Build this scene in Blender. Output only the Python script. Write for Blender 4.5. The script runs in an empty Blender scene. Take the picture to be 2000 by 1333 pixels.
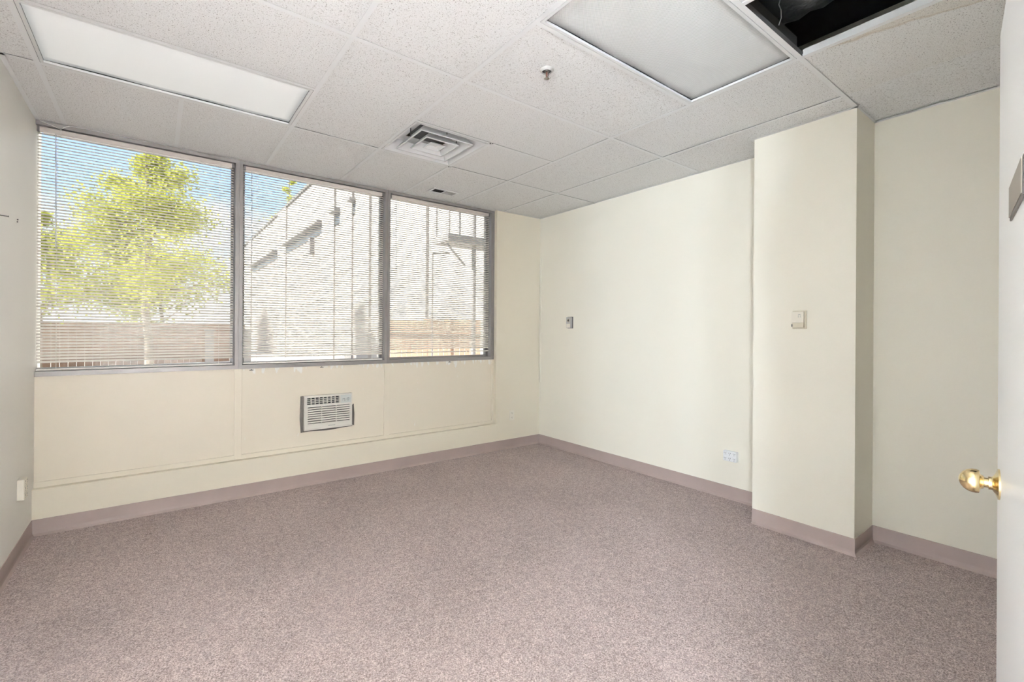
import bpy, math, random
from mathutils import Vector, Matrix
random.seed(7)
S = bpy.context.scene
COL = S.collection
R = math.radians

# ------------------------------------------------------------------ camera
CAMZ = 1.353
PHI, ROLL, F_PX, CY = 0.6547, 0.0064, 906.44, 648.30
cd = bpy.data.cameras.new('camera'); cam = bpy.data.objects.new('camera', cd); COL.objects.link(cam)
rv = Vector((math.cos(PHI), -math.sin(PHI), 0)); fv = Vector((math.sin(PHI), math.cos(PHI), 0)); uv = Vector((0, 0, 1))
rv, uv = rv * math.cos(ROLL) + uv * math.sin(ROLL), uv * math.cos(ROLL) - rv * math.sin(ROLL)
cam.matrix_world = Matrix(((rv.x, uv.x, -fv.x, 0), (rv.y, uv.y, -fv.y, 0), (rv.z, uv.z, -fv.z, CAMZ), (0, 0, 0, 1)))
cd.sensor_fit = 'HORIZONTAL'; cd.sensor_width = 36; cd.lens = F_PX / 2000 * 36
cd.shift_y = (CY - 666.5) / 2000; cd.clip_start = 0.02; cd.clip_end = 400
S.camera = cam

# ------------------------------------------------------------------ view, sky, sun
S.view_settings.view_transform = 'Standard'; S.view_settings.look = 'None'
S.view_settings.gamma = 1; S.view_settings.use_curve_mapping = False
S.view_settings.exposure = 1.08
W = bpy.data.worlds.new('sky'); S.world = W; W.use_nodes = True
wn = W.node_tree.nodes; wl = W.node_tree.links; wn.clear()
def wnode(t, **k):
    n = wn.new(t)
    for a, b in k.items(): setattr(n, a, b)
    return n
tc = wnode('ShaderNodeTexCoord'); sep = wnode('ShaderNodeSeparateXYZ'); wl.new(tc.outputs['Generated'], sep.inputs[0])
ramp = wnode('ShaderNodeValToRGB'); wl.new(sep.outputs['Z'], ramp.inputs[0])
e = ramp.color_ramp.elements
e[0].position = 0.0; e[0].color = (0.37, 0.405, 0.45, 1); e[1].position = 0.6; e[1].color = (0.13, 0.205, 0.39, 1)
m = e.new(0.22); m.color = (0.22, 0.305, 0.455, 1)
cl = wnode('ShaderNodeTexNoise'); cl.inputs['Scale'].default_value = 3.2; cl.inputs['Detail'].default_value = 6
mp = wnode('ShaderNodeMapping'); mp.inputs['Scale'].default_value = (1, 1, 2.6); mp.inputs['Location'].default_value = (0.35, 0.1, 0.2)
wl.new(tc.outputs['Generated'], mp.inputs[0]); wl.new(mp.outputs[0], cl.inputs['Vector'])
cr = wnode('ShaderNodeValToRGB'); cr.color_ramp.elements[0].position = 0.44; cr.color_ramp.elements[1].position = 0.62
wl.new(cl.outputs['Fac'], cr.inputs[0])
mx = wnode('ShaderNodeMixRGB'); wl.new(cr.outputs[0], mx.inputs[0]); wl.new(ramp.outputs[0], mx.inputs[1]); mx.inputs[2].default_value = (0.44, 0.445, 0.46, 1)
bg = wnode('ShaderNodeBackground'); wl.new(mx.outputs[0], bg.inputs[0]); bg.inputs[1].default_value = 1.6
wo = wnode('ShaderNodeOutputWorld'); wl.new(bg.outputs[0], wo.inputs[0])

sd = bpy.data.lights.new('sun', 'SUN'); sd.energy = 10.5; sd.angle = R(0.6); sd.color = (1.0, 0.95, 0.87)
sun = bpy.data.objects.new('sun', sd); COL.objects.link(sun)
sun.rotation_euler = Vector((0.80, -0.10, -0.60)).to_track_quat('-Z', 'Y').to_euler()

# ------------------------------------------------------------------ mesh helpers
class MB:
    def __init__(s): s.v = []; s.f = []
    def add(s, vs, fs):
        b = len(s.v); s.v += [tuple(p) for p in vs]; s.f += [tuple(b + i for i in f) for f in fs]; return s
    def box(s, x0, x1, y0, y1, z0, z1):
        return s.add([(x0,y0,z0),(x1,y0,z0),(x1,y1,z0),(x0,y1,z0),(x0,y0,z1),(x1,y0,z1),(x1,y1,z1),(x0,y1,z1)],
                     [(0,3,2,1),(4,5,6,7),(0,1,5,4),(1,2,6,5),(2,3,7,6),(3,0,4,7)])
    def tube(s, p0, p1, r, n=10, r1=None):
        p0, p1 = Vector(p0), Vector(p1); d = (p1 - p0).normalized()
        a = d.orthogonal().normalized(); b = d.cross(a); r1 = r if r1 is None else r1
        vs = [p0 + (a*math.cos(t) + b*math.sin(t))*r for t in [2*math.pi*i/n for i in range(n)]]
        vs += [p1 + (a*math.cos(t) + b*math.sin(t))*r1 for t in [2*math.pi*i/n for i in range(n)]]
        fs = [(i, (i+1) % n, n+(i+1) % n, n+i) for i in range(n)] + [tuple(range(n))[::-1], tuple(range(n, 2*n))]
        return s.add(vs, fs)
    def path(s, pts, r, n=6):
        for a, b in zip(pts[:-1], pts[1:]): s.tube(a, b, r, n)
        return s
    def lathe(s, prof, c, axis, n=32):
        c = Vector(c); d = Vector(axis).normalized(); a = d.orthogonal().normalized(); b = d.cross(a)
        vs = []
        for (h, r) in prof:
            for i in range(n):
                t = 2*math.pi*i/n; vs.append(c + d*h + (a*math.cos(t) + b*math.sin(t))*r)
        fs = []
        for k in range(len(prof)-1):
            for i in range(n): fs.append((k*n+i, k*n+(i+1) % n, (k+1)*n+(i+1) % n, (k+1)*n+i))
        fs.append(tuple(range(n))[::-1]); fs.append(tuple(range((len(prof)-1)*n, len(prof)*n)))
        return s.add(vs, fs)
    def extrude(s, poly, fn):          # poly = list of 2-D points, fn(p, t) -> 3-D for t in 0,1
        n = len(poly); vs = [fn(p, 0) for p in poly] + [fn(p, 1) for p in poly]
        fs = [(i, (i+1) % n, n+(i+1) % n, n+i) for i in range(n)] + [tuple(range(n))[::-1], tuple(range(n, 2*n))]
        return s.add(vs, fs)
    def build(s, name, mat, parent=None, loc=None, smooth=False, bevel=0, local=False):
        me = bpy.data.meshes.new(name)
        if loc is None:
            if parent is not None:
                loc = Vector((0,0,0)) if local else wloc(parent)
            else:
                xs = [v[0] for v in s.v]; ys = [v[1] for v in s.v]; zs = [v[2] for v in s.v]
                loc = Vector(((min(xs)+max(xs))/2, (min(ys)+max(ys))/2, min(zs)))
        loc = Vector(loc)
        me.from_pydata([tuple(Vector(v) - loc) for v in s.v], [], s.f)
        import bmesh
        b = bmesh.new(); b.from_mesh(me); bmesh.ops.recalc_face_normals(b, faces=b.faces); b.to_mesh(me); b.free()
        if smooth:
            for p in me.polygons: p.use_smooth = True
        me.materials.append(mat)
        o = bpy.data.objects.new(name, me); COL.objects.link(o)
        if parent is not None: o.parent = parent
        else: o.location = loc
        if bevel:
            md = o.modifiers.new('bevel', 'BEVEL'); md.width = bevel; md.segments = 2; md.limit_method = 'ANGLE'; md.angle_limit = R(40)
        if smooth and not bevel:
            try:
                me.set_sharp_from_angle(angle=R(35))
            except Exception: pass
        return o
def wloc(o):
    v = Vector(o.location); p = o.parent
    while p is not None: v = v + Vector(p.location); p = p.parent
    return v
def tag(o, label=None, cat=None, group=None, kind=None):
    if label: o['label'] = label
    if cat: o['category'] = cat
    if group: o['group'] = group
    if kind: o['kind'] = kind
    return o
def thing(name, label, cat, loc, rz=0, group=None, kind=None):
    o = bpy.data.objects.new(name, None); COL.objects.link(o); o.location = loc; o.rotation_euler = (0, 0, rz)
    o.empty_display_size = 0.05
    return tag(o, label, cat, group, kind)
def bx(*a): return MB().box(*a)

# ------------------------------------------------------------------ materials
def newmat(name):
    m = bpy.data.materials.new(name); m.use_nodes = True; nt = m.node_tree
    return m, nt, nt.nodes['Principled BSDF']
def N(nt, t, ins=None, **k):
    n = nt.nodes.new(t)
    for a, b in k.items(): setattr(n, a, b)
    for a, b in (ins or {}).items():
        if hasattr(b, 'node'): nt.links.new(b, n.inputs[a])
        else: n.inputs[a].default_value = b
    return n
def plain(name, col, rough=0.5, metal=0.0, spec=0.5, bump=0, bscale=60, var=0, vscale=4):
    m, nt, p = newmat(name)
    p.inputs['Base Color'].default_value = (*col, 1); p.inputs['Roughness'].default_value = rough
    p.inputs['Metallic'].default_value = metal; p.inputs['Specular IOR Level'].default_value = spec
    co = N(nt, 'ShaderNodeTexCoord')
    if var:
        n = N(nt, 'ShaderNodeTexNoise', {'Vector': co.outputs['Object'], 'Scale': vscale, 'Detail': 4.0})
        mr = N(nt, 'ShaderNodeMapRange', {'Value': n.outputs['Fac'], 'From Min': 0.3, 'From Max': 0.7, 'To Min': 1-var, 'To Max': 1+var})
        h = N(nt, 'ShaderNodeHueSaturation', {'Color': (*col, 1), 'Value': mr.outputs[0]})
        nt.links.new(h.outputs[0], p.inputs['Base Color'])
    if bump:
        n2 = N(nt, 'ShaderNodeTexNoise', {'Vector': co.outputs['Object'], 'Scale': bscale, 'Detail': 3.0})
        b = N(nt, 'ShaderNodeBump', {'Height': n2.outputs['Fac'], 'Strength': bump, 'Distance': 0.01})
        nt.links.new(b.outputs[0], p.inputs['Normal'])
    return m
CREAM = (0.865, 0.815, 0.69)
M = {}
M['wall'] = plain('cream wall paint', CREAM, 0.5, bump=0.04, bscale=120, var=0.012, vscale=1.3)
M['wall_left'] = plain('cream wall paint lit tone', (0.895, 0.87, 0.80), 0.5, bump=0.04, bscale=120, var=0.012, vscale=1.3)  # same cream paint, lightened: the wall's strong light is put into its colour
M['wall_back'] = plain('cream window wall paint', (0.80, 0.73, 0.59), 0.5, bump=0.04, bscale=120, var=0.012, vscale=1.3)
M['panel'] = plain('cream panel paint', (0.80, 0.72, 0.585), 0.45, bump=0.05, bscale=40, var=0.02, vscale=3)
M['white_wall'] = plain('white corridor paint', (0.8, 0.78, 0.72), 0.6)
M['door'] = plain('white door paint', (0.82, 0.81, 0.78), 0.4, bump=0.02, bscale=30)
M['vinyl'] = plain('mauve vinyl base', (0.37, 0.285, 0.255), 0.42, var=0.04, vscale=6)
M['alu'] = plain('grey anodised frame', (0.27, 0.25, 0.235), 0.42, metal=0.3, var=0.03, vscale=8)
M['alu_dark'] = plain('dark window sash', (0.16, 0.15, 0.145), 0.45, metal=0.3)
M['slat'] = plain('cream blind slat', (0.87, 0.83, 0.765), 0.4)
M['rail'] = plain('beige blind rail', (0.66, 0.60, 0.54), 0.4)
M['cord'] = plain('white cord', (0.8, 0.78, 0.72), 0.8)
M['clear'] = plain('clear plastic wand', (0.7, 0.72, 0.72), 0.2)
M['tee'] = plain('white grid tee', (0.86, 0.86, 0.845), 0.45)
M['tee_web'] = plain('shadow-dark grid web', (0.10, 0.095, 0.09), 0.8)  # web coloured dark to stand for the shade in the slit beside tiles
M['white_metal'] = plain('white enamelled metal', (0.80, 0.80, 0.785), 0.4)
M['vent_grey'] = plain('grey vent blade', (0.48, 0.475, 0.46), 0.45)
M['collar'] = plain('off-white collar', (0.50, 0.48, 0.45), 0.6)
M['lens_rim'] = plain('white light frame', (0.78, 0.78, 0.76), 0.4)
M['dark'] = plain('dark gap', (0.025, 0.023, 0.02), 0.8)
M['duct_dark'] = plain('dark duct', (0.06, 0.06, 0.06), 0.7)
M['deck'] = plain('black roof deck', (0.012, 0.012, 0.012), 0.9, var=0.3, vscale=3)
M['black_plastic'] = plain('black duct wrap', (0.02, 0.021, 0.021), 0.28, bump=0.9, bscale=22)
M['wire'] = plain('galvanised wire', (0.45, 0.45, 0.44), 0.4, metal=0.6)
M['brass'] = plain('polished brass', (0.74, 0.60, 0.33), 0.15, metal=1.0)
M['bronze'] = plain('bronze plate', (0.10, 0.085, 0.075), 0.5, metal=0.2)
M['bronze_insert'] = plain('smoked insert', (0.24, 0.205, 0.165), 0.45, spec=0.25)
M['chrome'] = plain('chrome', (0.55, 0.52, 0.49), 0.2, metal=1.0)
M['ac'] = plain('ivory ac plastic', (0.72, 0.68, 0.605), 0.45)
M['ac_panel'] = plain('pale grey control panel', (0.60, 0.61, 0.565), 0.4)
M['ac_key'] = plain('grey control print', (0.34, 0.35, 0.325), 0.5)
M['tape'] = plain('grey foam tape', (0.135, 0.118, 0.10), 0.75, bump=0.4, bscale=50)
M['ivory'] = plain('ivory plastic', (0.82, 0.765, 0.65), 0.4)
M['beige_plastic'] = plain('beige plastic', (0.66, 0.59, 0.45), 0.4)
M['white_plastic'] = plain('white plastic', (0.84, 0.84, 0.83), 0.35)
M['sensor'] = plain('brushed sensor cover', (0.55, 0.53, 0.50), 0.35, metal=0.4)
M['slot'] = plain('socket slot', (0.06, 0.055, 0.05), 0.7)

# ceiling tile: off-white with dark fissure specks
def tile_mat(name, stain=False):
    m, nt, p = newmat(name)
    co = N(nt, 'ShaderNodeTexCoord'); oi = N(nt, 'ShaderNodeObjectInfo')
    off = N(nt, 'ShaderNodeVectorMath', {0: co.outputs['Object'], 1: oi.outputs['Random']}, operation='ADD')
    v = N(nt, 'ShaderNodeTexNoise', {'Vector': off.outputs[0], 'Scale': 150.0, 'Detail': 3.0, 'Roughness': 0.7})
    r = N(nt, 'ShaderNodeValToRGB', {'Fac': v.outputs['Fac']})
    r.color_ramp.elements[0].position = 0.325; r.color_ramp.elements[0].color = (0.33, 0.305, 0.27, 1)
    r.color_ramp.elements[1].position = 0.42; r.color_ramp.elements[1].color = (0.885, 0.88, 0.86, 1)
    n2 = N(nt, 'ShaderNodeTexNoise', {'Vector': off.outputs[0], 'Scale': 260.0, 'Detail': 2.0})
    r2 = N(nt, 'ShaderNodeValToRGB', {'Fac': n2.outputs['Fac']})
    r2.color_ramp.elements[0].position = 0.28; r2.color_ramp.elements[0].color = (0.78, 0.77, 0.75, 1)
    r2.color_ramp.elements[1].position = 0.5; r2.color_ramp.elements[1].color = (1, 1, 1, 1)
    mx = N(nt, 'ShaderNodeMixRGB', {0: 1.0, 1: r.outputs[0], 2: r2.outputs[0]}, blend_type='MULTIPLY')
    out = mx.outputs[0]
    if stain:      # water marks: wavering brown tide lines along the tile
        sx = N(nt, 'ShaderNodeSeparateXYZ', {0: co.outputs['Object']})
        nz = N(nt, 'ShaderNodeTexNoise', {'Vector': co.outputs['Object'], 'Scale': 7.0, 'Detail': 4.0})
        w = N(nt, 'ShaderNodeMath', {0: nz.outputs['Fac'], 1: 0.10}, operation='MULTIPLY')
        a = N(nt, 'ShaderNodeMath', {0: sx.outputs['X'], 1: w.outputs[0]}, operation='ADD')
        sl = N(nt, 'ShaderNodeMath', {0: sx.outputs['Y'], 1: 0.26}, operation='MULTIPLY')
        a2 = N(nt, 'ShaderNodeMath', {0: a.outputs[0], 1: sl.outputs[0]}, operation='ADD')
        rs = N(nt, 'ShaderNodeValToRGB', {'Fac': N(nt, 'ShaderNodeMapRange', {'Value': a2.outputs[0], 'From Min': -0.32, 'From Max': 0.35}).outputs[0]})
        el = rs.color_ramp.elements; el[0].position = 0; el[0].color = (0.95, 0.93, 0.885, 1); el[1].position = 1; el[1].color = (0.985, 0.975, 0.955, 1)
        q = el.new(0.243); q.color = (0.93, 0.90, 0.84, 1); q = el.new(0.257); q.color = (0.80, 0.73, 0.63, 1); q = el.new(0.285); q.color = (1, 1, 0.99, 1)
        mx2 = N(nt, 'ShaderNodeMixRGB', {0: 1.0, 1: out, 2: rs.outputs[0]}, blend_type='MULTIPLY'); out = mx2.outputs[0]
    nt.links.new(out, p.inputs['Base Color']); p.inputs['Roughness'].default_value = 0.9; p.inputs['Specular IOR Level'].default_value = 0.2
    b = N(nt, 'ShaderNodeBump', {'Height': v.outputs['Fac'], 'Strength': 0.25, 'Distance': 0.004})
    nt.links.new(b.outputs[0], p.inputs['Normal'])
    return m
M['tile'] = tile_mat('fissured ceiling tile'); M['tile_stain'] = tile_mat('water stained ceiling tile', True)

# carpet
def carpet():
    m, nt, p = newmat('mauve loop carpet')
    co = N(nt, 'ShaderNodeTexCoord')
    a = N(nt, 'ShaderNodeTexNoise', {'Vector': co.outputs['Object'], 'Scale': 190.0, 'Detail': 3.0, 'Roughness': 0.75})
    r = N(nt, 'ShaderNodeValToRGB', {'Fac': a.outputs['Fac']})
    el = r.color_ramp.elements
    el[0].position = 0.33; el[0].color = (0.125, 0.08, 0.068, 1); el[1].position = 0.68; el[1].color = (0.83, 0.69, 0.645, 1)
    q = el.new(0.5); q.color = (0.43, 0.33, 0.30, 1)
    big = N(nt, 'ShaderNodeTexNoise', {'Vector': co.outputs['Object'], 'Scale': 1.4, 'Detail': 5.0, 'Roughness': 0.6})
    mr = N(nt, 'ShaderNodeMapRange', {'Value': big.outputs['Fac'], 'From Min': 0.3, 'From Max': 0.7, 'To Min': 0.88, 'To Max': 1.1})
    mid = N(nt, 'ShaderNodeTexNoise', {'Vector': co.outputs['Object'], 'Scale': 26.0, 'Detail': 3.0})
    mr2 = N(nt, 'ShaderNodeMapRange', {'Value': mid.outputs['Fac'], 'From Min': 0.3, 'From Max': 0.7, 'To Min': 0.9, 'To Max': 1.1})
    mm = N(nt, 'ShaderNodeMath', {0: mr.outputs[0], 1: mr2.outputs[0]}, operation='MULTIPLY')
    h = N(nt, 'ShaderNodeHueSaturation', {'Color': r.outputs[0], 'Value': mm.outputs[0]})
    nt.links.new(h.outputs[0], p.inputs['Base Color']); p.inputs['Roughness'].default_value = 0.95; p.inputs['Specular IOR Level'].default_value = 0.15
    p.inputs['Sheen Weight'].default_value = 0.15
    b = N(nt, 'ShaderNodeBump', {'Height': a.outputs['Fac'], 'Strength': 0.7, 'Distance': 0.006})
    nt.links.new(b.outputs[0], p.inputs['Normal'])
    return m
M['carpet'] = carpet()

# panel with scraped white paint under the sill (world coordinates of the object's own surface)
def scraped():
    m, nt, p = newmat('cream panel paint with scrapes')
    g = N(nt, 'ShaderNodeNewGeometry'); s = N(nt, 'ShaderNodeSeparateXYZ', {0: g.outputs['Position']})
    mp = N(nt, 'ShaderNodeMapping', {'Vector': g.outputs['Position'], 'Scale': (34.0, 1.0, 9.0)})
    n = N(nt, 'ShaderNodeTexNoise', {'Vector': mp.outputs[0], 'Scale': 1.0, 'Detail': 3.0})
    band = N(nt, 'ShaderNodeMapRange', {'Value': s.outputs['Z'], 'From Min': 0.955, 'From Max': 1.02, 'To Min': -0.14, 'To Max': 0.10})
    mp3 = N(nt, 'ShaderNodeMapping', {'Vector': g.outputs['Position'], 'Scale': (5.0, 0.0, 0.0), 'Location': (0.7, 0, 0)})
    n3 = N(nt, 'ShaderNodeTexNoise', {'Vector': mp3.outputs[0], 'Scale': 1.0, 'Detail': 1.0})
    m3 = N(nt, 'ShaderNodeMapRange', {'Value': n3.outputs['Fac'], 'From Min': 0.35, 'From Max': 0.6, 'To Min': -0.12, 'To Max': 0.05})
    sm = N(nt, 'ShaderNodeMath', {0: n.outputs['Fac'], 1: band.outputs[0]}, operation='ADD')
    sm2 = N(nt, 'ShaderNodeMath', {0: sm.outputs[0], 1: m3.outputs[0]}, operation='ADD')
    th = N(nt, 'ShaderNodeMapRange', {'Value': sm2.outputs[0], 'From Min': 0.60, 'From Max': 0.64})
    mx = N(nt, 'ShaderNodeMixRGB', {0: th.outputs[0], 1: (0.80, 0.72, 0.585, 1), 2: (0.87, 0.84, 0.77, 1)})
    nt.links.new(mx.outputs[0], p.inputs['Base Color']); p.inputs['Roughness'].default_value = 0.45
    return m
M['scraped'] = scraped()

def lens(name, col, prism, glow=0.0):
    m, nt, p = newmat(name)
    p.inputs['Emission Color'].default_value = (0.95, 1.0, 0.98, 1); p.inputs['Emission Strength'].default_value = glow
    p.inputs['Base Color'].default_value = (*col, 1); p.inputs['Roughness'].default_value = 0.22
    if prism:
        co = N(nt, 'ShaderNodeTexCoord'); s = N(nt, 'ShaderNodeSeparateXYZ', {0: co.outputs['Object']})
        k = 2*math.pi/0.0085
        sx = N(nt, 'ShaderNodeMath', {0: N(nt, 'ShaderNodeMath', {0: s.outputs['X'], 1: k}, operation='MULTIPLY').outputs[0]}, operation='SINE')
        sy = N(nt, 'ShaderNodeMath', {0: N(nt, 'ShaderNodeMath', {0: s.outputs['Y'], 1: k}, operation='MULTIPLY').outputs[0]}, operation='SINE')
        h = N(nt, 'ShaderNodeMath', {0: sx.outputs[0], 1: sy.outputs[0]}, operation='MULTIPLY')
        b = N(nt, 'ShaderNodeBump', {'Height': h.outputs[0], 'Strength': 0.6, 'Distance': 0.002})
        nt.links.new(b.outputs[0], p.inputs['Normal'])
        r = N(nt, 'ShaderNodeMapRange', {'Value': h.outputs[0], 'From Min': -1, 'From Max': 1, 'To Min': 0.9, 'To Max': 1.06})
        hs = N(nt, 'ShaderNodeHueSaturation', {'Color': (*col, 1), 'Value': r.outputs[0]})
        nt.links.new(hs.outputs[0], p.inputs['Base Color'])
    return m
M['lens_white'] = lens('white acrylic lens', (0.88, 0.885, 0.87), False, 0.10)
M['lens_prism'] = lens('prismatic acrylic lens', (0.74, 0.73, 0.705), True, 0.02)

def glass():
    m = bpy.data.materials.new('window glass'); m.use_nodes = True; nt = m.node_tree; nt.nodes.clear()
    t = N(nt, 'ShaderNodeBsdfTransparent', {'Color': (0.95, 0.97, 0.965, 1)}); g = N(nt, 'ShaderNodeBsdfGlossy', {'Roughness': 0.02})
    f = N(nt, 'ShaderNodeFresnel', {'IOR': 1.35}); mx = N(nt, 'ShaderNodeMixShader', {0: f.outputs[0], 1: t.outputs[0], 2: g.outputs[0]})
    o = N(nt, 'ShaderNodeOutputMaterial', {0: mx.outputs[0]})
    return m
M['glass'] = glass()

# ------------------------------------------------------------------ room dimensions (metres)
XL, XR, D, HC = -0.6346, 3.719, 4.290, 2.731
WY = D + 0.05                       # face of the recessed window band
YF = -0.05                          # room face of the entrance wall
G = 0.6096; GX, GY = 0.7253, 3.4073
def gx(i): return GX + i*G
def gy(j): return GY - j*G
CX, CY0, CY1 = 3.378, 0.967, 1.577  # pillar
PX = 3.072                          # right end of the recess
TOP = 3.45                          # underside of roof deck
LEDGE = 0.30

def struct(mb, name, mat, label, cat, **k):
    o = mb.build(name, mat, **k); return tag(o, label, cat, kind='structure')

struct(bx(XL-0.15, XR+0.15, -0.3, D+0.2, -0.15, 0), 'floor', M['carpet'], 'mauve brown speckled loop carpet covering the office floor', 'floor')
struct(bx(XL-0.15, XL, -0.3, D+0.25, 0, TOP), 'wall_left', M['wall_left'], 'cream painted wall on the left, beside the tallest window', 'wall')
struct(bx(XR, XR+0.15, -0.3, D+0.25, 0, TOP), 'wall_right', M['wall'], 'long cream painted wall on the right of the windows', 'wall')
struct(bx(CX, XR, CY0, CY1, 0, HC+0.02), 'wall_pillar', M['wall'], 'square cream pillar standing out from the right wall', 'pillar')
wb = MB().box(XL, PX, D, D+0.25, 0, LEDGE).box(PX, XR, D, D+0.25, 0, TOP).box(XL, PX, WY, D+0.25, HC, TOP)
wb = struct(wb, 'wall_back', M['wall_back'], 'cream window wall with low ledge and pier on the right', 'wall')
struct(bx(XL-0.15, XR+0.15, -0.3, D+0.75, TOP, TOP+0.2), 'roof_deck', M['deck'], 'black roof deck above the missing ceiling tile, with added shading eave', 'roof')  # eave past the window wall is added, out of view, to shade the blinds
struct(bx(XL, XR, YF-0.12, YF, HC, TOP), 'plenum_wall', M['deck'], 'added dark plenum closure above the entrance wall', 'wall')  # unseen closure added to keep light out of the plenum

# ------------------------------------------------------------------ unseen hall and its lamps, added behind the viewer as fill light
HX0, HX1, HY0, OPEN_X = -4.2, 4.4, -5.0, 0.60
struct(bx(OPEN_X, XR, YF-0.12, YF, 0, HC), 'wall_front', M['wall'], 'cream entrance wall behind the open door', 'wall')
struct(bx(HX0, HX1, HY0, -0.3, -0.15, 0), 'floor_hall', M['carpet'], 'mauve carpet of the added unseen hall behind the doorway', 'floor')
struct(bx(HX0, HX1, HY0, YF-0.12, HC, HC+0.1), 'ceiling_hall', M['white_wall'], 'white ceiling of the added unseen hall behind the doorway', 'ceiling')
struct(bx(HX0-0.1, HX0, HY0, YF, 0, HC), 'wall_hall_left', M['white_wall'], 'white side wall of the added unseen hall behind the doorway', 'wall')
struct(bx(HX1, HX1+0.1, HY0, YF, 0, HC), 'wall_hall_right', M['white_wall'], 'white far side wall of the added unseen hall', 'wall')
struct(bx(HX0, HX1, HY0-0.1, HY0, 0, HC), 'wall_hall_end', M['white_wall'], 'white end wall of the added unseen hall', 'wall')
hl = MB().box(HX0, XL-0.15, -0.3, YF-0.12, 0, HC).box(XR+0.15, HX1, -0.3, YF-0.12, 0, HC)
struct(hl, 'wall_hall_near', M['white_wall'], 'white walls of the added unseen hall either side of the room opening', 'wall')
FILL_LAMP = 580.0  # strength of the added fill lamps
EM = []
for nm, st in (('fill globe glow', FILL_LAMP*0.46), ('fill panel glow', FILL_LAMP)):
    em, nt, p = newmat(nm); p.inputs['Emission Color'].default_value = (0.78, 0.92, 1.10, 1); p.inputs['Emission Strength'].default_value = st; EM.append(em)
for x, y in ((2.05, -3.0), (2.3, -2.2), (2.6, -1.4)):  # ceiling panels added out of view to brighten the room
    if True:
        lab = 'added fluorescent fill light in the unseen hall, %s from the doorway' % ('nearest' if y > -1.6 else 'farthest' if y < -2.9 else 'midway')
        t = thing('fill_light', lab, 'ceiling light', (x, y, HC-0.02), group='added fill lights of the unseen hall')
        MB().box(x-0.61, x+0.61, y-0.305, y-0.285, HC-0.012, HC).box(x-0.61, x+0.61, y+0.285, y+0.305, HC-0.012, HC).box(x-0.61, x-0.59, y-0.285, y+0.285, HC-0.012, HC).box(x+0.59, x+0.61, y-0.285, y+0.285, HC-0.012, HC).build('frame', M['white_metal'], t)
        bx(x-0.59, x+0.59, y-0.285, y+0.285, HC-0.008, HC-0.002).build('lens', EM[1], t)

for y, lab in ((-2.0, 'nearest'), (-2.6, 'midway'), (-3.2, 'farthest')):  # globes added out of view to light the right wall
    x, z, r_ = -3.2, 1.75, 0.16
    t = thing('fill_globe', 'added opal globe fill light in the unseen hall, %s from the doorway' % lab, 'pendant light', (x, y, z-r_), group='added fill globes of the unseen hall')
    MB().lathe([(-r_*math.cos(math.pi*k/10), max(0.002, r_*math.sin(math.pi*k/10))) for k in range(11)], (x, y, z), (0, 0, 1), 16).build('globe', EM[0], t, smooth=True)
    MB().tube((x, y, z+r_), (x, y, HC), 0.006, 6).build('stem', M['white_metal'], t)
    MB().lathe([(0, 0.05), (0.03, 0.06)], (x, y, HC-0.03), (0, 0, 1), 16).build('canopy', M['white_metal'], t, smooth=True)

# baseboards: cove vinyl profile swept along straight runs
BASE = [(0, 0.105), (0.0035, 0.104), (0.004, 0.03), (0.006, 0.014), (0.013, 0.004), (0.016, 0.0), (0, 0)]
def base_run(name, p0, p1, nrm, label):
    p0, p1, nrm = Vector(p0), Vector(p1), Vector(nrm)
    mb = MB().extrude(BASE, lambda p, t: (p0 if t == 0 else p1) + nrm*p[0] + Vector((0, 0, p[1])))
    return struct(mb, name, M['vinyl'], label, 'baseboard')
base_run('baseboard_back', (XL, D, 0), (XR, D, 0), (0, -1, 0), 'mauve vinyl baseboard under the window wall')
base_run('baseboard_left', (XL, YF, 0), (XL, D, 0), (1, 0, 0), 'mauve vinyl baseboard along the left wall')
base_run('baseboard_right', (XR, CY1, 0), (XR, D, 0), (-1, 0, 0), 'mauve vinyl baseboard between window corner and pillar')
base_run('baseboard_alcove', (XR, YF, 0), (XR, CY0, 0), (-1, 0, 0), 'mauve vinyl baseboard in the alcove behind the door')
pb = MB()
e0 = 0.016
pp = [(0, 0.105), (0.0035, 0.104), (0.004, 0.03), (0.006, 0.014), (0.013, 0.004), (0.016, 0.0)]
pts = []
for (d, z) in pp: pts.append([(XR, CY0-d, z), (CX-d, CY0-d, z), (CX-d, CY1, z)])
for a, b in zip(pts[:-1], pts[1:]):
    for k in range(2): pb.add([a[k], a[k+1], b[k+1], b[k]], [(0, 1, 2, 3)])
struct(pb, 'baseboard_pillar', M['vinyl'], 'mauve vinyl baseboard wrapping the pillar', 'baseboard')

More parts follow.
